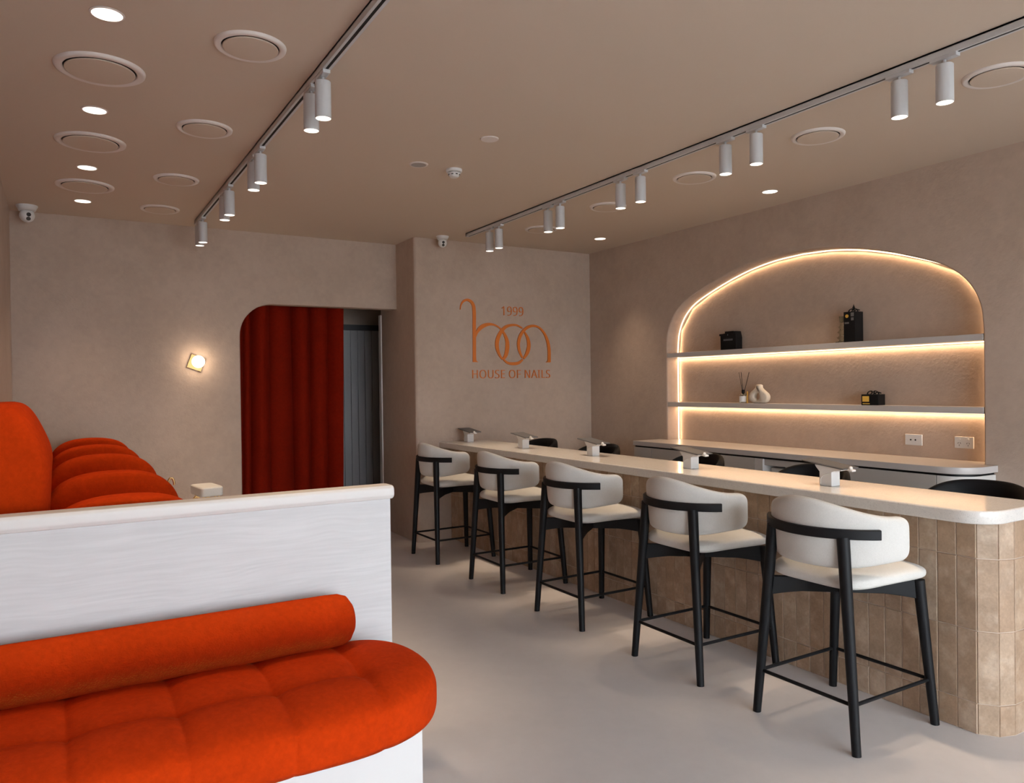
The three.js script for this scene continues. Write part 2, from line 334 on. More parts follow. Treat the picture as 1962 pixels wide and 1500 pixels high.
// ---------------------------------------------------------------- pedicure seats behind the half wall
{
  const p = tag(obj('pedicure_platform', box(XL + 0.022, 1.0, 0, 0.3, -6.72, -2.9), M.panel), 'white raised platform under the orange pedicure seats', 'platform');
  const t = thing('pedicure_seating', 'row of orange velvet pedicure seats with rounded armrests along the left wall', 'seating', [0, 0.3, 0]);
  const zs = [-3.02, -3.80, -4.65, -5.5, -6.33];
  zs.forEach((z, n) => {
    const g = pillow(0.275, 0.27, 0.115, 0.5, 0.42, 64, 44);
    const q = g.attributes.position; for (let i = 0; i < q.count; i++) { const x = q.getX(i); q.setY(i, q.getY(i) - 0.05 * (x / 0.285) ** 2); }
    g.computeVertexNormals(); obj('armrest', nap(g, [0.2, -1, 0.5], 0.7).translate(0.205, 0.492 - [0.028, 0.014, 0, 0, 0][n], z), M.velvet, t);
  });
  for (let k = 0; k < 4; k++) {
    const z = (zs[k] + zs[k + 1]) / 2, w = (zs[k] - zs[k + 1]) / 2 - 0.09;
    obj('seat', pillow(0.275, 0.09, w, 0.4, 0.35, 40, 24).translate(0.155, 0.44, z), M.velvet, t);
    obj('seat_base', box(-0.2, 0.42, 0, 0.37, z - w, z + w), M.white, t);
    if (k) obj('backrest', pillow(0.09, 0.27, w, 0.5, 0.4, 40, 24).translate(-0.17, 0.45, z), M.velvet, t);
  }
  // nearest seat: tall upright back with a lumbar fold
  const g = pillow(0.115, 0.40, 0.36, 0.34, 0.4, 64, 64), q = g.attributes.position;
  for (let i = 0; i < q.count; i++) {
    const y = q.getY(i), x = q.getX(i);
    let dx = -0.055 * cl((y - 0.16) / 0.24) ** 1.5 - 0.012 * Math.exp(-((y - 0.105) ** 2) / 0.0006) + 0.012 * Math.exp(-((y - 0.20) ** 2) / 0.008) - 0.03 * cl(-y / 0.4);
    q.setX(i, x + (x > 0 ? dx : 0));
  }
  g.computeVertexNormals(); obj('backrest', nap(g, [0, -0.6, 0.5], 0.4).translate(-0.145, 0.665, -3.40), M.velvet, t);
}
function faucet(z, label) {
  const t = thing('faucet', label, 'faucet', [0.478, 0.285, z], 0, 'brass basin faucets');
  obj('spout', tube([[0, 0, 0], [0, 0.40, 0], [0, 0.62, 0], [0.004, 0.655, 0], [0.016, 0.668, 0], [0.026, 0.655, 0], [0.029, 0.63, 0]], 0.006, 60, 10), M.brass, t);
  obj('base', cyl(0.02, 0.018, 0.02, 0, 0, 0, 20), M.brass, t);
}
faucet(-4.25, 'small curved brass faucet tip behind the orange armrests, farther one');
faucet(-3.42, 'small curved brass faucet tip at the nearest armrest beside the cream footrest');
{
  const t = thing('footrest', 'cream padded footrest on gold legs near the wall sconce', 'footrest', [0.905, 0.3, -5.80], 0.12);
  obj('cushion', pillow(0.08, 0.036, 0.15, 0.28, 0.28, 48, 24).translate(0, 0.385, 0), M.fabric, t);
  for (const [x, z] of [[-0.052, 0.11], [-0.028, 0.11], [0.028, 0.11], [0.052, 0.11], [-0.045, -0.11], [0.045, -0.11]]) obj('leg', cyl(0.007, 0.007, 0.352, x, 0, z, 12), M.brass, t);
}

// ---------------------------------------------------------------- curtain in the doorway
{
  const x0 = 1.23, x1 = 2.31, n = 420, y0 = 0.02, y1 = 2.3, th = 0.005, pos = [], idx = [], ny = 24;
  // pleats: round ridges that meet in sharp valleys
  const vs = [1.17, 1.40, 1.47, 1.635, 1.84, 2.02, 2.185, 2.36], am = [0.09, 0.04, 0.10, 0.075, 0.105, 0.065, 0.08];
  const zAt = (x, y) => {
    const d = 0.02 * (1 - y / 2.3) * Math.sin(x * 9 + 1); let z = -7.0;
    for (let k = 0; k < am.length; k++) { const p = (x + d - vs[k]) / (vs[k + 1] - vs[k]); if (p >= 0 && p < 1) z += am[k] * Math.pow(Math.sin(Math.PI * p), 0.75) * (0.85 + 0.15 * y / 2.3); }
    return z + 0.05 * Math.sin(x * 5.2 + 0.6);
  };
  for (const side of [1, -1]) for (let j = 0; j <= ny; j++) for (let i = 0; i <= n; i++) {
    const y = y0 + (y1 - y0) * j / ny, sl = 1 - 0.012 * (1 - y / 2.1), x = x0 + (x1 * sl - x0) * i / n;
    pos.push(x, y, zAt(x, y) + side * th / 2);
  }
  const W = n + 1, B = W * (ny + 1);
  for (let j = 0; j < ny; j++) for (let i = 0; i < n; i++) { const a = j * W + i; idx.push(a, a + 1, a + W, a + 1, a + W + 1, a + W, B + a, B + a + W, B + a + 1, B + a + 1, B + a + W, B + a + W + 1); }
  for (let j = 0; j < ny; j++) for (const i of [0, n]) { const a = j * W + i; idx.push(a, a + W, B + a, a + W, B + a + W, B + a); }
  const g = new THREE.BufferGeometry(); g.setAttribute('position', new THREE.Float32BufferAttribute(pos, 3)); g.setIndex(idx); g.computeVertexNormals();
  tag(obj('curtain', g, M.curtain), 'dark red velvet curtain hanging in the rounded doorway', 'curtain');
  tag(obj('curtain_rod', bar([1.2, 2.31, -6.97], [2.765, 2.31, -6.97], 0.012), M.frame), 'dark curtain rod hidden behind the doorway head', 'rod');
}

// ---------------------------------------------------------------- nail bar: tiled base and worktop
{
  const t = thing('nail_bar_base', 'long bar base clad in upright beige stone tiles under the white worktop', 'bar');
  const F = 3.10, E = -1.55;
  const corner = [[F, -1.635], [3.145, -1.575], [3.213, E]];
  obj('core', slab([[F + 0.003, ZS], [F + 0.003, -1.636], [3.147, -1.578], [3.2135, E - 0.003], [3.395, E - 0.003], [3.395, ZS]], 0, 0.847, 0), M.grout, t);
  const rows = [[0.002, 0.121], [0.124, 0.408], [0.411, 0.695], [0.698, 0.847]];
  function tileGeo(w, h) {                                            // a tile lying in xy, face towards +z, chamfered rim, 12 mm thick
    const d = 0.012, c = 0.0022, a = w / 2, b = h / 2, P = [];
    const q = (A, B, C, D) => P.push(...A, ...B, ...C, ...A, ...C, ...D);
    const o = [[-a, -b], [a, -b], [a, b], [-a, b]], n = [[-a + c, -b + c], [a - c, -b + c], [a - c, b - c], [-a + c, b - c]];
    q([...n[0], d], [...n[1], d], [...n[2], d], [...n[3], d]);
    for (let k = 0; k < 4; k++) { const l = (k + 1) % 4; q([...o[k], d - c], [...o[l], d - c], [...n[l], d], [...n[k], d]); q([...o[k], 0], [...o[l], 0], [...o[l], d - c], [...o[k], d - c]); }
    const g = new THREE.BufferGeometry(); g.setAttribute('position', new THREE.Float32BufferAttribute(P, 3)); g.computeVertexNormals(); return g;
  }
  const cache = {};
  function variants(w, h) {                                           // four pieces cut from different places of the slab texture
    const k = w.toFixed(3) + h.toFixed(3);
    return cache[k] ??= [0, 1, 2, 3].map((i) => { const g = prep(tileGeo(w, h)), u = g.attributes.uv; for (let j = 0; j < u.count; j++) u.setXY(j, u.getX(j) + i * 0.13, u.getY(j) + i * 0.31); return g; });
  }
  function column(ax, az, bx, bz) {                                   // one column of tiles on the segment a-b, seen from outside with a on the left
    const w = Math.hypot(bx - ax, bz - az) - 0.0028, yaw = Math.atan2(-(bz - az), bx - ax);
    const nx = -(bz - az), nz = bx - ax, L = Math.hypot(nx, nz);
    rows.forEach(([y0, y1]) => {
      const jit = (rnd() - 0.5) * 0.0016;
      const m = new THREE.Mesh(variants(w, y1 - y0)[Math.floor(rnd() * 4)], tileMats[Math.floor(rnd() * 6)]);
      m.name = 'tile'; m.castShadow = m.receiveShadow = true;
      m.position.set((ax + bx) / 2 - (0.011 - jit) * nx / L, (y0 + y1) / 2, (az + bz) / 2 - (0.011 - jit) * nz / L);
      m.rotation.y = yaw; t.add(m);
    });
  }
  const n = 60, step = (-1.635 - ZS) / n;
  for (let k = 0; k < n; k++) column(F, ZS + k * step, F, ZS + (k + 1) * step);
  column(...corner[0], ...corner[1]); column(...corner[1], ...corner[2]);
  for (let k = 0; k < 2; k++) column(3.213 + k * 0.0775, E, 3.213 + (k + 1) * 0.0775, E);
}
{
  const pts = [[2.985, ZS], ...arc(2.985 + 0.13, -1.53 - 0.13, 0.13, 180, 90, 12), ...arc(3.445 - 0.06, -1.53 - 0.06, 0.06, 90, 0, 8), [3.445, ZS]];
  tag(obj('bar_worktop', slab(pts, 0.848, 0.90, 0.006), M.quartz), 'long white stone worktop with rounded corner on the tiled bar', 'worktop');
}

// ---------------------------------------------------------------- bar stools
function makeStool() {
  const t = new THREE.Group(); t.name = 'bar_stool';
  // plan arc of the backrest; phi 0 is the middle of the back
  const plan = (phi, off) => [-0.245 - off * Math.cos(phi) + 0.30 * (1 - Math.cos(phi)), (0.272 + off) * Math.sin(phi)];
  // padded backrest
  {
    const P = 84 * R, n = 72, NS = 36, pos = [], idx = [];
    const sm = (a, b, v) => { const q = cl((v - a) / (b - a)); return q * q * (3 - 2 * q); };
    for (let i = 0; i <= n; i++) {
      const s = -Math.cos(Math.PI * i / n), a = Math.abs(s), phi = s * P;
      const e = cl((a - 0.875) / 0.125), k = Math.sqrt(Math.max(0, 1 - e * e));
      const yt = 0.948 - 0.068 * sm(0.02, 0.86, a), yb = 0.676 + 0.034 * sm(0.3, 1, a), yc = (yt + yb) / 2 + 0.0, h = (yt - yb) / 2;
      const hh = h - 0.045 * (1 - k), tt = 0.027 * (0.15 + 0.85 * k);
      for (let j = 0; j < NS; j++) {
        const q = 2 * Math.PI * j / NS, c = Math.cos(q), z = Math.sin(q), pw = (v, ex) => Math.sign(v) * Math.pow(Math.abs(v), ex);
        const off = tt * pw(c, 0.75), y = yc + hh * pw(z, 0.30);
        const [x, l] = plan(phi, off);
        pos.push(x - 0.10 * (y - 0.80) * Math.cos(phi), y, l);
      }
    }
    for (let i = 0; i < n; i++) for (let j = 0; j < NS; j++) { const a = i * NS + j, b = i * NS + (j + 1) % NS; idx.push(a, a + NS, b, b, a + NS, b + NS); }
    for (const i of [0, n]) { const c = pos.length / 3; let sx = 0, sy = 0, sz = 0; for (let j = 0; j < NS; j++) { sx += pos[(i * NS + j) * 3]; sy += pos[(i * NS + j) * 3 + 1]; sz += pos[(i * NS + j) * 3 + 2]; } pos.push(sx / NS, sy / NS, sz / NS); for (let j = 0; j < NS; j++) { const a = i * NS + j, b = i * NS + (j + 1) % NS; i ? idx.push(a, c, b) : idx.push(a, b, c); } }
    const g = new THREE.BufferGeometry(); g.setAttribute('position', new THREE.Float32BufferAttribute(pos, 3)); g.setIndex(idx); g.computeVertexNormals();
    obj('backrest', g, M.fabric, t);
  }
  // back rail: a flat bent bar behind the upholstery
  {
    const A = 57 * R, n = 40, pos = [], idx = [], sec = [[-0.011, -0.016], [-0.008, -0.019], [0.008, -0.019], [0.011, -0.016], [0.011, 0.016], [0.008, 0.019], [-0.008, 0.019], [-0.011, 0.016]];
    for (let i = 0; i <= n; i++) { const phi = -A + 2 * A * i / n; for (const [o, y] of sec) { const [x, l] = plan(phi, 0.036 + o); pos.push(x, 0.818 + y, l); } }
    const K = sec.length;
    for (let i = 0; i < n; i++) for (let j = 0; j < K; j++) { const a = i * K + j, b = i * K + (j + 1) % K; idx.push(a, b, a + K, b, b + K, a + K); }
    for (let j = 1; j < K - 1; j++) { idx.push(0, j + 1, j); idx.push(n * K, n * K + j, n * K + j + 1); }
    let g = new THREE.BufferGeometry(); g.setAttribute('position', new THREE.Float32BufferAttribute(pos, 3)); g.setIndex(idx);
    obj('back_rail', toCreasedNormals(g, 0.7), M.black, t);
  }
  // seat
  {
    const g = pillow(0.246, 0.041, 0.246, 0.7, 0.40, 72, 28), q = g.attributes.position;
    for (let i = 0; i < q.count; i++) { const x = q.getX(i); q.setZ(i, q.getZ(i) * (1 - 0.10 * cl((-x + 0.02) / 0.26))); q.setY(i, q.getY(i) + 0.012 * (1 - (x / 0.243) ** 2)); }
    g.computeVertexNormals(); obj('seat', g.translate(0.025, 0.618, 0), M.fabric, t);
  }
  // legs
  for (const s of [1, -1]) {
    obj('leg', bar([-0.252, 0, s * 0.236], [-0.222, 0.805, s * 0.166], 0.0170, 0.0245, 16), M.black, t);
    const l = obj('leg', bar([0.256, 0, s * 0.238], [0.226, 0.585, s * 0.192], 0.0170, 0.0235, 16), M.black, t);
    obj('screw', new THREE.SphereGeometry(0.005, 10, 8).translate(0.234, 0.182, s * 0.224), M.brass, l);
  }
  // crossed frame under the seat, one bar from each leg to the one diagonally opposite
  for (const k of [1, -1]) {
    const ang = Math.atan2(0.385 * k, 0.455), L = 0.585;
    const s2 = new THREE.Shape(); s2.moveTo(-L / 2, 0.062); s2.lineTo(L / 2, 0.062); s2.lineTo(L / 2, -0.012); s2.quadraticCurveTo(L / 2 - 0.06, 0.0, L / 2 - 0.13, 0.006); s2.lineTo(-L / 2 + 0.13, 0.006); s2.quadraticCurveTo(-L / 2 + 0.06, 0.0, -L / 2, -0.012); s2.lineTo(-L / 2, 0.062);
    obj('cross_frame', new THREE.ExtrudeGeometry(s2, { depth: 0.022, bevelEnabled: true, bevelSize: 0.002, bevelThickness: 0.002, bevelSegments: 2 }).translate(0, 0.522, -0.011).rotateY(-ang).translate(0, 0, 0), M.black, t);
  }
  // footrest
  const y = 0.182, c = { br: [-0.245, y, 0.219], bl: [-0.245, y, -0.219], fr: [0.246, y, 0.223], fl: [0.246, y, -0.223] };
  for (const [a, b] of [['br', 'bl'], ['bl', 'fl'], ['fl', 'fr'], ['fr', 'br']]) obj('footrest_bar', bar(c[a], c[b], 0.0075, 0.0075, 10), M.black, t);
  return t;
}
const stoolSpots = [[2.805, -5.69], [2.815, -4.67], [2.795, -3.75], [2.79, -2.81], [2.795, -2.015]];
const stoolLabels = [
  'cream bar stool with black legs, farthest from the camera, next to the logo wall',
  'cream bar stool with black legs, second from the logo wall',
  'cream bar stool with black legs, middle one of the five',
  'cream bar stool with black legs, second from the near end of the bar',
  'cream bar stool with black legs, nearest and largest, by the rounded bar end'];
const stool0 = makeStool();
stoolSpots.forEach(([x, z], i) => {
  const s = i ? stool0.clone() : stool0; s.name = numbered('bar_stool'); scene.add(s);
  s.position.set(x, 0, z); s.rotation.y = [0.5, -0.6, 0.3, -0.4, 0][i] * R;
  s.userData = { label: stoolLabels[i], category: 'stool', group: 'cream bar stools along the bar' };
});

// ---------------------------------------------------------------- tablet stands on the bar
function makeStand() {
  const t = new THREE.Group(); t.name = 'tablet_stand';
  obj('pedestal', rbox(-0.032, 0.032, 0, 0.085, -0.034, 0.034, 0.003), M.white, t);
  const fl = new THREE.ExtrudeGeometry(shapeOf([[-0.033, 0], [0.033, 0], [0.048, 0.007], [0.084, 0.011], [0.088, 0.017], [-0.058, 0.029], [-0.05, 0.018]]), { depth: 0.06, bevelEnabled: true, bevelSize: 0.002, bevelThickness: 0.002, bevelSegments: 2 });
  obj('head', fl.translate(0, 0.07, -0.03).rotateY(-Math.PI / 2), M.white, t);    // flares along the bar
  const pad = obj('pad', rbox(-0.06, 0.06, -0.003, 0.003, -0.118, 0.115, 0.002).rotateX(7 * R).rotateZ(0.8 * R).translate(0.01, 0.1035, -0.005), M.grey, t);
  obj('glass_face', rbox(-0.054, 0.054, 0.003, 0.0042, -0.110, 0.106, 0.0005, 1).rotateX(7 * R).rotateZ(0.8 * R).translate(0.01, 0.1035, -0.005), M.grey, pad);
  obj('arm', rbox(-0.015, 0.015, -0.005, 0.005, -0.02, 0.028, 0.004).rotateX(8 * R).translate(0.0, 0.086, 0.105), M.white, t);
  obj('knob', new THREE.SphereGeometry(0.0095, 18, 12).translate(-0.01, 0.094, 0.122), M.white, t);
  obj('cable', tube([[-0.034, 0.01, -0.026], [-0.036, 0.035, -0.022], [-0.036, 0.055, 0.0], [-0.036, 0.062, 0.03]], 0.0016, 20, 6), M.paper, t);
  return t;
}
const stand0 = makeStand();
const standLabels = ['white stand with tilted grey pad, farthest on the bar near the logo wall', 'white stand with tilted grey pad, second along the bar from the logo wall', 'white stand with tilted grey pad, middle one on the bar', 'white stand with tilted grey pad, second from the near end of the bar', 'white stand with tilted grey pad, nearest one on the bar'];
[[3.20, -6.13], [3.215, -5.21], [3.25, -4.33], [3.215, -3.325], [3.20, -2.37]].forEach(([x, z], i) => {
  const s = i ? stand0.clone() : stand0; s.name = numbered('tablet_stand'); scene.add(s); s.position.set(x, 0.9, z);
  s.userData = { label: standLabels[i], category: 'stand', group: 'white stands on the bar' };
});

// ---------------------------------------------------------------- black technician chairs behind the bar
function makeChair() {
  const t = new THREE.Group(); t.name = 'tub_chair';
  const n = 60, NS = 20, pos = [], idx = [];
  for (let i = 0; i <= n; i++) {
    const s = -1 + 2 * i / n, phi = s * 118 * R, a = Math.abs(s);
    const yt = 0.9 - 0.03 * a * a - 0.20 * Math.pow(a, 3.2), yb = 0.44, yc = (yt + yb) / 2, h = (yt - yb) / 2, tt = 0.026 * Math.sqrt(Math.max(0.02, 1 - Math.pow(a, 10)));
    for (let j = 0; j < NS; j++) {
      const q = 2 * Math.PI * j / NS, c = Math.cos(q), z = Math.sin(q), pw = (v, e) => Math.sign(v) * Math.pow(Math.abs(v), e);
      const rr = 0.235 + tt * pw(c, 0.8), y = yc + h * pw(z, 0.35);
      pos.push(rr * 0.98 * Math.cos(phi) + 0.06 * (y - 0.65), y, rr * Math.sin(phi));
    }
  }
  for (let i = 0; i < n; i++) for (let j = 0; j < NS; j++) { const a = i * NS + j, b = i * NS + (j + 1) % NS; idx.push(a, b, a + NS, b, b + NS, a + NS); }
  for (const i of [0, n]) for (let j = 1; j < NS - 1; j++) i ? idx.push(i * NS, i * NS + j, i * NS + j + 1) : idx.push(0, j + 1, j);
  const g = new THREE.BufferGeometry(); g.setAttribute('position', new THREE.Float32BufferAttribute(pos, 3)); g.setIndex(idx); g.computeVertexNormals();
  obj('backrest', g, M.blackSoft, t);
  obj('seat', pillow(0.22, 0.045, 0.215, 0.5, 0.5, 40, 20).translate(-0.02, 0.47, 0), M.blackSoft, t);
  obj('column', cyl(0.025, 0.025, 0.36, 0, 0.08, 0, 20), M.black, t);
  for (let k = 0; k < 5; k++) {
    const a = k * 72 * R; const l = obj('base_arm', bar([0, 0.095, 0], [0.25 * Math.cos(a), 0.065, 0.25 * Math.sin(a)], 0.016, 0.012, 10), M.black, t);
    obj('castor', new THREE.SphereGeometry(0.027, 14, 10).translate(0.25 * Math.cos(a), 0.027, 0.25 * Math.sin(a)), M.black, l);
  }
  return t;
}
const chair0 = makeChair();
const chairLabels = ['black tub chair showing its rounded back over the far end of the bar', 'black tub chair behind the bar, second from the logo wall', 'black tub chair behind the bar, middle one, left of the open cabinet bay', 'black tub chair behind the bar, in front of the open cabinet bay', 'black tub chair behind the near end of the bar, at the right edge'];
[[3.78, -6.02], [3.80, -5.13], [3.80, -3.98], [3.80, -3.0], [3.76, -2.02]].forEach(([x, z], i) => {
  const s = i ? chair0.clone() : chair0; s.name = numbered('tub_chair'); scene.add(s); s.position.set(x, 0, z); s.rotation.y = [0, 3, -2, 2, 4][i] * R;
  s.userData = { label: chairLabels[i], category: 'chair', group: 'black chairs behind the bar' };
});

// ---------------------------------------------------------------- back counter under the niche
{
  const f = 4.40, r = 0.17, e = -2.36, z0 = -5.27;
  tag(obj('counter_top', slab([[f, z0], ...arc(f + r, e - r, r, 180, 90, 12), [XR - 0.001, e], [XR - 0.001, NC + 1.36], [XR + ND - 0.001, NC + 1.36], [XR + ND - 0.001, NC - 1.36], [XR - 0.001, NC - 1.36], [XR - 0.001, z0]], 0.86, 0.90, 0.003), M.counter), 'pale back counter top with rounded end under the lit niche', 'worktop');
  const g = 0.012;
  // black strip set back between the door tops and the counter top
  const A = thing('cabinet', 'pale grey cabinet under the back counter, left of the open bay', 'cabinet', [0, 0, 0], 0, 'cabinets under the back counter');
  obj('body', [box(f + 0.05, XR - 0.002, 0.0, 0.82, z0, -3.905), box(f + 0.12, XR - 0.002, 0.82, 0.858, z0, -3.905)], M.cabinet, A);
  obj('gap_strip', box(f + 0.022, f + 0.05, 0.845, 0.859, z0 + 0.004, -3.905), M.black, A);
  for (const [a, b] of [[z0, -5.04], [-5.036, -4.47], [-4.466, -3.907]]) obj('door', rbox(f + 0.012, f + 0.048, 0.09, 0.846, a, b, 0.002, 2), M.cabinet, A);
  const B = thing('appliance_bay', 'open bay with a pale grey ribbed appliance between the back cabinets', 'cabinet', [0, 0, 0], 0, 'cabinets under the back counter');
  obj('gap_strip', box(f + 0.022, f + 0.05, 0.845, 0.859, -3.904, -3.29), M.black, B);
  obj('side_panel', box(f + 0.012, XR - 0.002, 0, 0.846, -3.903, -3.828), M.cabinetPale, B);
  obj('back_panel', box(XR - 0.06, XR - 0.002, 0, 0.846, -3.828, -3.29), M.cabinet, B);
  obj('top_rail', box(f + 0.03, XR - 0.002, 0.80, 0.846, -3.828, -3.29), M.cabinet, B);
  for (let k = 0; k < 6; k++) obj('drawer_front', rbox(f + 0.09, f + 0.12, 0.05 + k * 0.122, 0.05 + k * 0.122 + 0.117, -3.82, -3.30, 0.003, 2), M.cabinetPale, B);
  const C = thing('cabinet', 'pale grey cabinet under the back counter, right of the open bay with rounded end', 'cabinet', [0, 0, 0], 0, 'cabinets under the back counter');
  obj('body', [slab([[f + 0.05, -3.288], ...arc(f + r, e - r, r - 0.05, 180, 90, 10), [XR - 0.002, e - 0.05], [XR - 0.002, -3.288]], 0, 0.82, 0), slab([[f + 0.12, -3.288], ...arc(f + r, e - r, r - 0.12, 180, 90, 10), [XR - 0.002, e - 0.12], [XR - 0.002, -3.288]], 0.82, 0.858, 0)], M.cabinet, C);
  obj('gap_strip', slab([[f + 0.022, -3.288], ...arc(f + r, e - r, r - 0.022, 180, 90, 12), [XR - 0.002, e - 0.022], [XR - 0.002, e - 0.05], ...arc(f + r, e - r, r - 0.05, 90, 180, 12), [f + 0.05, -3.288]], 0.845, 0.859, 0), M.black, C);
  obj('door', rbox(f + 0.012, f + 0.048, 0.09, 0.846, -3.288, -2.552, 0.002, 2), M.cabinet, C);
  obj('end_panel', slab([[f + 0.012, -2.547], ...arc(f + r, e - r, r - 0.012, 180, 90, 12), [XR - 0.002, e - 0.012], [XR - 0.002, e - 0.048], ...arc(f + r, e - r, r - 0.048, 90, 180, 12), [f + 0.048, -2.547]], 0.09, 0.846, 0.001), M.cabinetPale, C);
}

// ---------------------------------------------------------------- niche shelves, strips, contents
function rectLight(parent, color, inten, w, h, p, look) {
  const l = new THREE.RectAreaLight(color, inten, w, h); l.position.set(...p); parent.add(l); l.lookAt(...look); return l;
}
const shelfZ0 = NC - 1.363, shelfZ1 = NC + 1.363;
for (const [y, nm] of [[1.637, 'upper'], [1.199, 'lower']]) {
  const t = thing('niche_shelf', nm + ' pale shelf in the lit arched niche', 'shelf', [0, 0, 0], 0, 'niche shelves');
  obj('board', rbox(XR + 0.002, XR + ND - 0.001, y, y + 0.040, shelfZ0, shelfZ1, 0.002, 2), M.counter, t);
  obj('light_strip', box(XR + ND - 0.020, XR + ND - 0.008, y - 0.007, y - 0.0005, shelfZ0 + 0.01, shelfZ1 - 0.01), M.stripGlow, t);
  rectLight(t, amber, STRIP, 2.7, 0.012, [XR + ND - 0.014, y - 0.009, NC], [XR + ND - 0.012, y - 1, NC]).rotation.set(-Math.PI / 2, 0, Math.PI / 2);
}
{
  const t = thing('arch_light_strip', 'warm glowing light strip following the arched edge of the niche', 'light strip');
  const path = arch.map(([z, y]) => { const dz = NC - z, dy = 1.6 - Math.min(y, 1.6 + (y - 1.6)); return [z, y]; });
  // offset a little towards the inside of the arch
  const off = [];
  for (let i = 0; i < path.length; i++) { const a = path[Math.max(0, i - 1)], b = path[Math.min(path.length - 1, i + 1)]; const tz = b[0] - a[0], ty = b[1] - a[1], l = Math.hypot(tz, ty); off.push([path[i][0] - ty / l * 0.007, path[i][1] + tz / l * 0.007]); }
  // arch runs from the near side over the crown to the far side, so the inner side lies to the left of travel
  const pts3 = off.map(([z, y]) => [XR + ND - 0.010, Math.max(y, 0.902), z]);
  const curve = new THREE.CurvePath(); for (let i = 0; i < pts3.length - 1; i++) curve.add(new THREE.LineCurve3(new THREE.Vector3(...pts3[i]), new THREE.Vector3(...pts3[i + 1])));
  obj('diffuser', new THREE.TubeGeometry(curve, 260, 0.0045, 8, false), M.stripGlow, t);
  // the light of the strip, piece by piece
  let acc = [];
  const total = pts3.length, groups = [];
  const lens = [0]; for (let i = 1; i < total; i++) lens.push(lens[i - 1] + Math.hypot(pts3[i][1] - pts3[i - 1][1], pts3[i][2] - pts3[i - 1][2]));
  const N = 20, at = (s) => { let i = 1; while (i < total - 1 && lens[i] < s) i++; const k = (s - lens[i - 1]) / (lens[i] - lens[i - 1]); return [pts3[i - 1][1] + (pts3[i][1] - pts3[i - 1][1]) * k, pts3[i - 1][2] + (pts3[i][2] - pts3[i - 1][2]) * k]; };
  for (let k = 0; k < N; k++) {
    const a = at(lens[total - 1] * k / N), b = at(lens[total - 1] * (k + 1) / N), my = (a[0] + b[0]) / 2, mz = (a[1] + b[1]) / 2;
    const ty = b[0] - a[0], tz = b[1] - a[1], L = Math.hypot(ty, tz), ny = tz / L, nz = -ty / L;
    const l = new THREE.RectAreaLight(amber, ARCH, L, 0.008); const px = XR + ND - 0.012;
    l.position.set(px, my + ny * 0.008, mz + nz * 0.008);
    // -z of the light looks along the inner normal, x along the strip
    const zA = new THREE.Vector3(0, -ny, -nz), xA = new THREE.Vector3(0, ty / L, tz / L), yA = new THREE.Vector3().crossVectors(zA, xA);
    l.quaternion.setFromRotationMatrix(new THREE.Matrix4().makeBasis(xA, yA, zA)); t.add(l);
  }
}
const SX = 4.785, US = 1.677, LS = 1.239;
function bow(parent, y, s) {
  for (const k of [1, -1]) obj('ribbon_loop', new THREE.TorusGeometry(0.016 * s, 0.005 * s, 8, 20).scale(1, 0.6, 1).rotateY(Math.PI / 2).rotateX(k * 0.5).translate(0, y + 0.008 * s, k * 0.02 * s), M.blackSoft, parent);
  obj('ribbon_tail', tube([[0, y, 0], [0, y + 0.012 * s, 0.03 * s], [0, y + 0.006 * s, 0.05 * s]], 0.0035 * s, 12, 6), M.blackSoft, parent);
}
{
  const t = thing('gift_bag', 'black gift bag with slanted top and ribbon on the upper shelf', 'bag', [SX, US, -4.465], 0, 'black gift packages in the niche');
  obj('body', new THREE.ExtrudeGeometry(shapeOf([[-0.082, 0], [0.082, 0], [0.083, 0.10], [0.07, 0.148], [-0.07, 0.132], [-0.084, 0.12]]), { depth: 0.07, bevelEnabled: true, bevelSize: 0.002, bevelThickness: 0.002, bevelSegments: 1 }).translate(0, 0, -0.035).rotateY(-Math.PI / 2), M.blackSoft, t);
  obj('ribbon', [rbox(-0.044, -0.037, 0.118, 0.134, -0.092, 0.0, 0.003), rbox(-0.044, -0.037, 0.13, 0.152, -0.03, 0.066, 0.003)], M.black, t);
  obj('print', box(-0.0385, -0.0375, 0.075, 0.09, -0.05, 0.05), M.grey, t);
}
{
  const t = thing('candle_holder', 'clear ribbed glass candle holder beside the tall black box', 'candle holder', [SX, US, -3.434]);
  obj('glass', lathe([[0.0001, 0], [0.042, 0], [0.044, 0.006], [0.018, 0.012], [0.016, 0.02], [0.033, 0.036], [0.016, 0.052], [0.014, 0.06], [0.029, 0.075], [0.013, 0.092], [0.012, 0.10], [0.022, 0.112], [0.011, 0.125], [0.013, 0.145], [0.017, 0.188], [0.014, 0.188], [0.011, 0.15], [0.0001, 0.145]], 40), M.solidGlass, t);
}
{
  const t = thing('gift_box', 'tall narrow black box with bow and orange seal on the upper shelf', 'box', [SX, US, -3.341], 0, 'black gift packages in the niche');
  obj('body', rbox(-0.045, 0.045, 0, 0.212, -0.045, 0.045, 0.002), M.blackSoft, t);
  obj('seal', new THREE.CylinderGeometry(0.012, 0.012, 0.002, 24).rotateZ(Math.PI / 2).translate(-0.046, 0.182, -0.018), M.gold, t);
  obj('print', [box(-0.0465, -0.0455, 0.178, 0.204, 0.012, 0.036), box(-0.0465, -0.0455, 0.128, 0.14, -0.036, -0.002), box(-0.0465, -0.0455, 0.150, 0.170, 0.014, 0.034)], std(col(0.16, 0.155, 0.15), 0.7), t);
  obj('tassel', lathe([[0.0001, 0], [0.006, 0.003], [0.009, 0.02], [0.004, 0.032], [0.0001, 0.045]], 16).translate(0, 0.222, 0.004), M.blackSoft, t);
  bow(t, 0.214, 1.0);
}
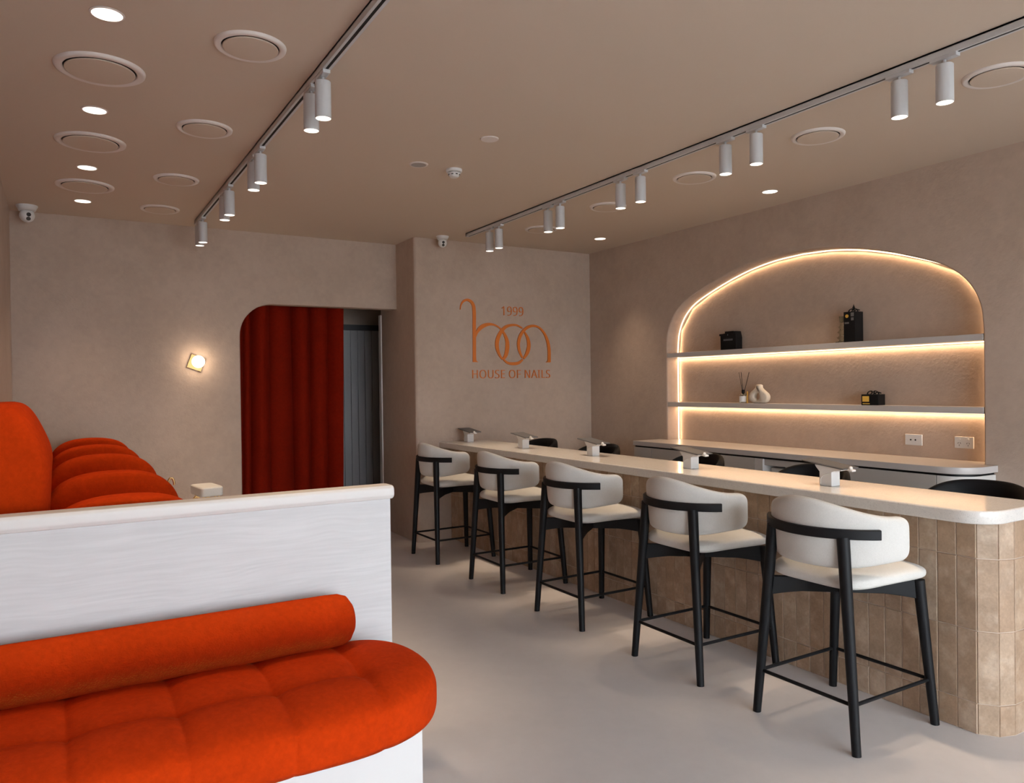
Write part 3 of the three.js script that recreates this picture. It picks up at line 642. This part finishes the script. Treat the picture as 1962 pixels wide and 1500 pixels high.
{
  const t = thing('reed_diffuser', 'small white-labelled reed diffuser with three dark reeds on the lower shelf', 'diffuser', [SX, LS, -4.343]);
  obj('bottle', lathe([[0.0001, 0], [0.03, 0], [0.031, 0.004], [0.031, 0.062], [0.026, 0.07], [0.012, 0.074], [0.012, 0.086], [0.0001, 0.086]], 32), M.solidGlass, t);
  obj('label', new THREE.CylinderGeometry(0.0316, 0.0316, 0.045, 32, 1, true), M.paper, t).position.y = 0.033;
  obj('collar', cyl(0.014, 0.013, 0.024, 0, 0.084, 0, 20), M.black, t);
  for (const [x, z] of [[0.0, -0.042], [-0.004, 0.002], [0.004, 0.042]]) obj('reed', bar([0, 0.07, z * 0.1], [x * 6, 0.25, z], 0.0022, 0.0022, 6), M.black, t);
}
tag(obj('candle', [cyl(0.006, 0.005, 0.095, SX - 0.01, LS, -4.292, 12)], M.gold), 'slim gold stick between the reed diffuser and the ring vase', 'stick');
{
  const t = thing('ring_vase', 'cream ceramic ring vase with a hole and short neck on the lower shelf', 'vase', [SX, LS, -4.178]);
  const s = new THREE.Shape(), prof = [[-0.05, 0], [0.05, 0], [0.088, 0.02], [0.099, 0.05], [0.085, 0.08], [0.05, 0.105], [0.028, 0.125], [0.02, 0.148], [-0.02, 0.148], [-0.022, 0.135], [-0.04, 0.115], [-0.08, 0.085], [-0.095, 0.05], [-0.085, 0.02]];
  const c = new THREE.SplineCurve(prof.map((q) => new THREE.Vector2(...q)).concat([new THREE.Vector2(-0.05, 0)])).getPoints(70); c.forEach((q, i) => (i ? s.lineTo(q.x, q.y) : s.moveTo(q.x, q.y)));
  const h = new THREE.Path(); h.absellipse(-0.012, 0.055, 0.026, 0.028, 0, 2 * Math.PI, true); s.holes.push(h);
  const g = new THREE.ExtrudeGeometry(s, { depth: 0.008, bevelEnabled: true, bevelSize: 0.018, bevelThickness: 0.022, bevelOffset: -0.018, bevelSegments: 8, curveSegments: 40 });
  obj('body', toCreasedNormals(g.translate(0, 0, -0.004).rotateY(-Math.PI / 2), 1.2), M.ceramic, t);
}
{
  const t = thing('gift_box', 'small black box with gold label and bow on the lower shelf', 'box', [SX, LS, -3.196], 0.15, 'black gift packages in the niche');
  obj('body', rbox(-0.05, 0.05, 0, 0.074, -0.058, 0.058, 0.002), M.blackSoft, t);
  obj('label', rbox(-0.052, -0.0495, 0.024, 0.062, -0.05, -0.004, 0.001, 1), M.gold, t);
  obj('print', box(-0.0512, -0.05, 0.008, 0.014, -0.048, 0.0), M.gold, t);
  bow(t, 0.075, 1.1);
}
function socket(z, label, holes) {
  const x = XR + ND, t = thing('power_socket', label, 'socket', [x, 1.012, z], 0, 'wall sockets under the lower shelf');
  obj('plate', rbox(-0.009, 0, -0.036, 0.036, -0.058, 0.058, 0.003), M.white, t);
  if (holes) for (const k of [-0.018, 0.014]) obj('port', new THREE.CylinderGeometry(0.0055, 0.0055, 0.002, 12).rotateZ(Math.PI / 2).translate(-0.0098, 0, k), M.gap, t);
  else for (const k of [-0.028, 0.026]) {
    for (const [dy, dz, a] of [[0.002, -0.007, 0.5], [0.002, 0.007, -0.5], [-0.012, 0, 0]]) obj('slot', box(-0.001, 0.001, -0.005, 0.005, -0.001, 0.001).rotateX(a).translate(-0.0095, dy - 0.006, k + dz), M.gap, t);
    obj('switch', rbox(-0.0115, -0.008, 0.016, 0.026, k - 0.007, k + 0.007, 0.001, 1), M.white, t);
  }
}
socket(-2.952, 'white wall plate with two round ports under the lower shelf', true);
socket(-2.626, 'white double power socket at the right end of the niche', false);

// ---------------------------------------------------------------- logo on the wall
{
  const t = thing('wall_logo', 'orange hon monogram sign with 1999 and HOUSE OF NAILS on the back wall', 'sign', [0, 0, ZS]);
  const strokes = [
    [[3.217, 2.117, 0.005], [3.226, 2.16, 0.010], [3.25, 2.194, 0.015], [3.291, 2.21, 0.0187], [3.331, 2.196, 0.022], [3.355, 2.163, 0.0255], [3.363, 2.109, 0.027], [3.362, 1.965, 0.027], [3.361, 1.821, 0.027], [3.36, 1.677, 0.027], [3.361, 1.631, 0.03]],
    [[3.373, 1.865, 0.010], [3.393, 1.915, 0.022], [3.442, 1.963, 0.030], [3.508, 1.988, 0.024], [3.575, 1.986, 0.0145], [3.633, 1.96, 0.011], [3.684, 1.908, 0.020], [3.717, 1.835, 0.030], [3.719, 1.769, 0.034], [3.703, 1.702, 0.030], [3.671, 1.655, 0.018]],
    [[3.892, 1.963, 0.010], [3.831, 1.988, 0.015], [3.77, 1.989, 0.0187], [3.701, 1.968, 0.024], [3.641, 1.907, 0.029], [3.608, 1.833, 0.032], [3.607, 1.767, 0.029], [3.63, 1.702, 0.020], [3.663, 1.658, 0.012]],
    [[3.676, 1.654, 0.012], [3.722, 1.624, 0.0187], [3.782, 1.616, 0.024], [3.843, 1.625, 0.022], [3.891, 1.657, 0.014]],
    [[3.917, 1.925, 0.012], [3.952, 1.862, 0.0255], [3.963, 1.795, 0.031], [3.945, 1.727, 0.029], [3.9, 1.664, 0.014]],
    [[3.887, 1.674, 0.012], [3.857, 1.734, 0.0204], [3.844, 1.808, 0.024], [3.864, 1.883, 0.0255], [3.918, 1.951, 0.023], [3.989, 1.986, 0.0205], [4.069, 1.981, 0.0155], [4.132, 1.935, 0.017], [4.18, 1.852, 0.024], [4.199, 1.761, 0.027], [4.199, 1.633, 0.029]],
  ];
  const gs = strokes.map((s) => {
    const c = new THREE.CatmullRomCurve3(s.map((q) => new THREE.Vector3(...q)), false, 'centripetal').getPoints(60), A = [], B = [];
    c.forEach((q, i) => { const a = c[Math.max(0, i - 1)], b = c[Math.min(c.length - 1, i + 1)], dx = b.x - a.x, dy = b.y - a.y, l = Math.hypot(dx, dy) || 1; const w = q.z * 0.62; A.push([q.x - dy / l * w, q.y + dx / l * w]); B.push([q.x + dy / l * w, q.y - dx / l * w]); });
    return new THREE.ExtrudeGeometry(shapeOf([...A, ...B.reverse()]), { depth: 0.010, bevelEnabled: false });
  });
  gs.push(new THREE.ExtrudeGeometry(shapeOf([[3.36, 1.655], [3.374, 1.655], [3.381, 1.642], [3.399, 1.630], [3.346, 1.630]]), { depth: 0.0101, bevelEnabled: false }));
  gs.push(new THREE.ExtrudeGeometry(shapeOf([[4.2, 1.66], [4.186, 1.66], [4.178, 1.644], [4.16, 1.631], [4.213, 1.631]]), { depth: 0.0101, bevelEnabled: false }));
  obj('monogram', gs.slice(0, 6).map((g, i) => g.translate(0, 0, i * 0.0006)).concat(gs.slice(6)), M.sign, t);
  const font = await new FontLoader().loadAsync('fonts/droid/droid_sans_regular.typeface.json');
  function word(str, name, x0, x1, y0, h) {
    const g = new TextGeometry(str, { font, size: 0.1, depth: 0.008, curveSegments: 6, bevelEnabled: true, bevelThickness: 0.0002, bevelSize: 0, bevelOffset: -0.0016, bevelSegments: 1 }); g.computeBoundingBox();
    const b = g.boundingBox; g.translate(-b.min.x, -b.min.y, 0).scale((x1 - x0) / (b.max.x - b.min.x), h / (b.max.y - b.min.y), 1).translate(x0, y0, 0);
    obj(name, g, M.sign, t);
  }
  word('1999', 'year_lettering', 3.664, 3.906, 2.08, 0.088);
  word('HOUSE OF NAILS', 'name_lettering', 3.337, 4.211, 1.477, 0.08);
}

// ---------------------------------------------------------------- wall sconce
{
  const t = thing('wall_sconce', 'lit globe wall lamp on a small gold square plate', 'wall lamp', [0.985, 1.625, ZD]);
  obj('plate', [rbox(-0.058, 0.058, -0.058, 0.058, 0, 0.012, 0.002).rotateZ(-20 * R)], std(col(0.50, 0.34, 0.16), 0.5, { metalness: 0.5 }), t);
  obj('globe', new THREE.SphereGeometry(0.052, 32, 24).translate(0.008, 0.008, 0.066), M.globeGlow, t);
  const l = new THREE.PointLight(warm, SCONCE); l.position.set(0.008, 0.008, 0.066); l.castShadow = true; l.shadow.radius = 2.4; t.add(l);
}

// ---------------------------------------------------------------- ceiling: tracks, spots, downlights, vents, small devices
function track(x, z0, z1, label) {
  const t = thing('light_track', label, 'track', [x, CEIL, 0]);
  obj('rail', [box(-0.018, -0.0065, -0.032, 0, z0, z1), box(0.0065, 0.018, -0.032, 0, z0, z1), box(-0.018, 0.018, -0.008, 0, z0, z1), box(-0.018, 0.018, -0.032, 0, z0, z0 + 0.02)], M.whiteMetal, t);
  obj('slot', box(-0.0065, 0.0065, -0.0305, -0.008, z0 + 0.02, z1), M.gap, t);
}
track(0.972, -6.5, 0.2, 'white ceiling light track on the left, above the pedicure seats');
track(3.118, -5.95, 0.2, 'white ceiling light track on the right, above the bar');
function spot(x, z, label, tiltX = 0, tiltZ = 0) {
  const t = thing('track_spotlight', label, 'spotlight', [x, CEIL, z], 0, 'white cylinder track spotlights');
  obj('adapter', rbox(-0.016, 0.016, -0.046, -0.03, -0.055, 0.055, 0.003, 2), M.whiteMetal, t);
  obj('stem', cyl(0.007, 0.007, 0.03, 0, -0.07, 0, 12), M.whiteMetal, t);
  const c = obj('body', lathe([[0.0001, -0.064], [0.030, -0.064], [0.033, -0.067], [0.0335, -0.218], [0.0315, -0.219], [0.0315, -0.212], [0.0001, -0.212]], 36), M.whiteMetal, t);
  obj('lens', new THREE.CylinderGeometry(0.0312, 0.0312, 0.003, 32).translate(0, -0.2165, 0), M.lampGlow, t);
  const l = new THREE.SpotLight(warm, SPOT, 0, 27 * R, 1.0, 2); l.position.set(0, -0.2205, 0); l.target.position.set(tiltX, -2, tiltZ); l.castShadow = true; l.shadow.radius = 1.5; t.add(l, l.target);
}
[-6.37, -6.22, -5.338, -5.17, -4.461, -4.286, -3.315, -3.141].forEach((z, i) => spot(0.972, z, `white cylinder spotlight, ${ord[i]} from the back wall on the left track`));
[-5.554, -5.398, -4.67, -4.514, -3.83, -3.636, -2.937, -2.726, -1.947, -1.753].forEach((z, i) => spot(3.118, z, `white cylinder spotlight, ${ord[i]} from the logo wall on the right track`));
function downlight(x, z, label) {
  const t = thing('downlight', label, 'downlight', [x, CEIL, z], 0, 'round recessed downlights');
  obj('trim', lathe([[0.050, 0], [0.058, 0], [0.057, -0.003], [0.051, -0.004], [0.050, -0.002]], 40), M.vent, t);
  obj('lens', new THREE.CylinderGeometry(0.0505, 0.0505, 0.003, 40).translate(0, -0.002, 0), M.lampGlow, t);
  const l = new THREE.SpotLight(warm, DOWN, 0, 36 * R, 1.0, 2); l.position.set(0, -0.006, 0); l.target.position.set(0, -2, 0); l.castShadow = true; l.shadow.radius = 2; t.add(l, l.target);
}
[[-3.077, 'nearest'], [-4.157, 'second nearest'], [-5.244, 'second farthest'], [-6.179, 'farthest']].forEach(([z, w]) => downlight(0.171, z, `glowing round downlight, ${w} in the left ceiling row`));
downlight(4.33, -3.668, 'glowing round downlight above the lit niche');
downlight(4.31, -5.598, 'glowing round downlight near the logo wall corner');
function vent(x, z, d, label) {
  const t = thing('ceiling_vent', label, 'vent', [x, CEIL, z], 0, 'round ceiling vents'), r = d / 2;
  obj('ring', lathe([[r, 0], [r - 0.002, -0.008], [r * 0.93, -0.013], [r * 0.83, -0.011], [r * 0.80, -0.007], [r * 0.795, 0]], 56), M.vent, t);
  obj('throat_shade_disc', new THREE.CylinderGeometry(r * 0.795, r * 0.795, 0.002, 48).translate(0, -0.0015, 0), M.gap, t);  // flat black disc on the solid ceiling, painted shade for the vent opening
  obj('disc', lathe([[0.0001, -0.008], [r * 0.755, -0.008], [r * 0.77, -0.011], [r * 0.755, -0.015], [0.0001, -0.017]], 56), M.ceiling, t);
}
[[-3.618, 'nearest'], [-4.694, 'middle'], [-5.714, 'farthest']].forEach(([z, w]) => vent(0.172, z, 0.345, `large round ceiling vent, ${w} of three beside the left downlights`));
[-3.092, -4.18, -5.271, -6.186].forEach((z, i) => vent(0.670, z, 0.272, `round ceiling vent left of the left track, ${ord[i]} from the camera`));
[-1.785, -2.714, -3.655, -4.564, -5.49].forEach((z, i) => vent(3.592, z, 0.28, `round ceiling vent right of the right track, ${ord[i]} from the camera`));
{
  const t = tag(obj('ceiling_cover', lathe([[0.0001, -0.006], [0.046, -0.006], [0.05, -0.003], [0.05, 0]], 40).translate(2.04, CEIL, -3.62), M.vent), 'small round blank cover on the middle of the ceiling', 'cover');
  const s = thing('ceiling_speaker', 'small round grey ceiling speaker left of the smoke detector', 'speaker', [1.895, CEIL, -4.241]);
  obj('rim', lathe([[0.045, -0.005], [0.056, -0.005], [0.058, 0]], 40), M.vent, s); obj('grille', new THREE.CylinderGeometry(0.046, 0.046, 0.004, 40).translate(0, -0.003, 0), std(col(0.36, 0.34, 0.33), 0.8), s);
  const d = thing('smoke_detector', 'white smoke detector on the ceiling between the tracks', 'smoke detector', [2.133, CEIL, -4.239]);
  obj('base', lathe([[0.0001, -0.018], [0.048, -0.018], [0.05, -0.012], [0.05, 0]], 40), M.white, d);
  obj('head', lathe([[0.0001, -0.05], [0.022, -0.05], [0.028, -0.045], [0.038, -0.03], [0.040, -0.018], [0.0001, -0.018]], 40), M.white, d);
  for (let k = 0; k < 8; k++) { const a = k * 45 * R; obj('slot', new THREE.BoxGeometry(0.003, 0.011, 0.013).rotateY(-a).translate(0.0355 * Math.cos(a), -0.031, 0.0355 * Math.sin(a)), M.gap, d); }
}
function cctv(x, z, s, aim, label) {
  const t = thing('security_camera', label, 'camera', [x, CEIL, z], 0, 'white dome cameras');
  obj('base', lathe([[0.0001, -0.035], [0.045, -0.035], [0.052, -0.02], [0.06, -0.006], [0.06, 0]].map(([a, b]) => [a * s, b * s]), 40), M.white, t);
  const b = obj('eyeball', new THREE.SphereGeometry(0.043 * s, 32, 24).translate(0, -0.062 * s, 0), M.white, t);
  const d = new THREE.Vector3(...aim).normalize();
  for (const k of [0.42, -0.22]) { const q = d.clone().add(new THREE.Vector3(0, k, 0)).normalize(), g = new THREE.CylinderGeometry(0.0125 * s, 0.0125 * s, 0.006 * s, 20); g.applyQuaternion(new THREE.Quaternion().setFromUnitVectors(new THREE.Vector3(0, 1, 0), q)); obj('lens', g.translate(q.x * 0.042 * s, -0.062 * s + q.y * 0.042 * s, q.z * 0.042 * s), M.screen, b); }
}
cctv(-0.173, -6.52, 1.15, [0.25, -0.5, 1], 'white dome security camera in the left ceiling corner');
cctv(2.98, -6.17, 0.95, [-0.25, -0.5, 1], 'white dome security camera on the ceiling above the logo wall');

shadows(scene);
renderer.render(scene, camera);
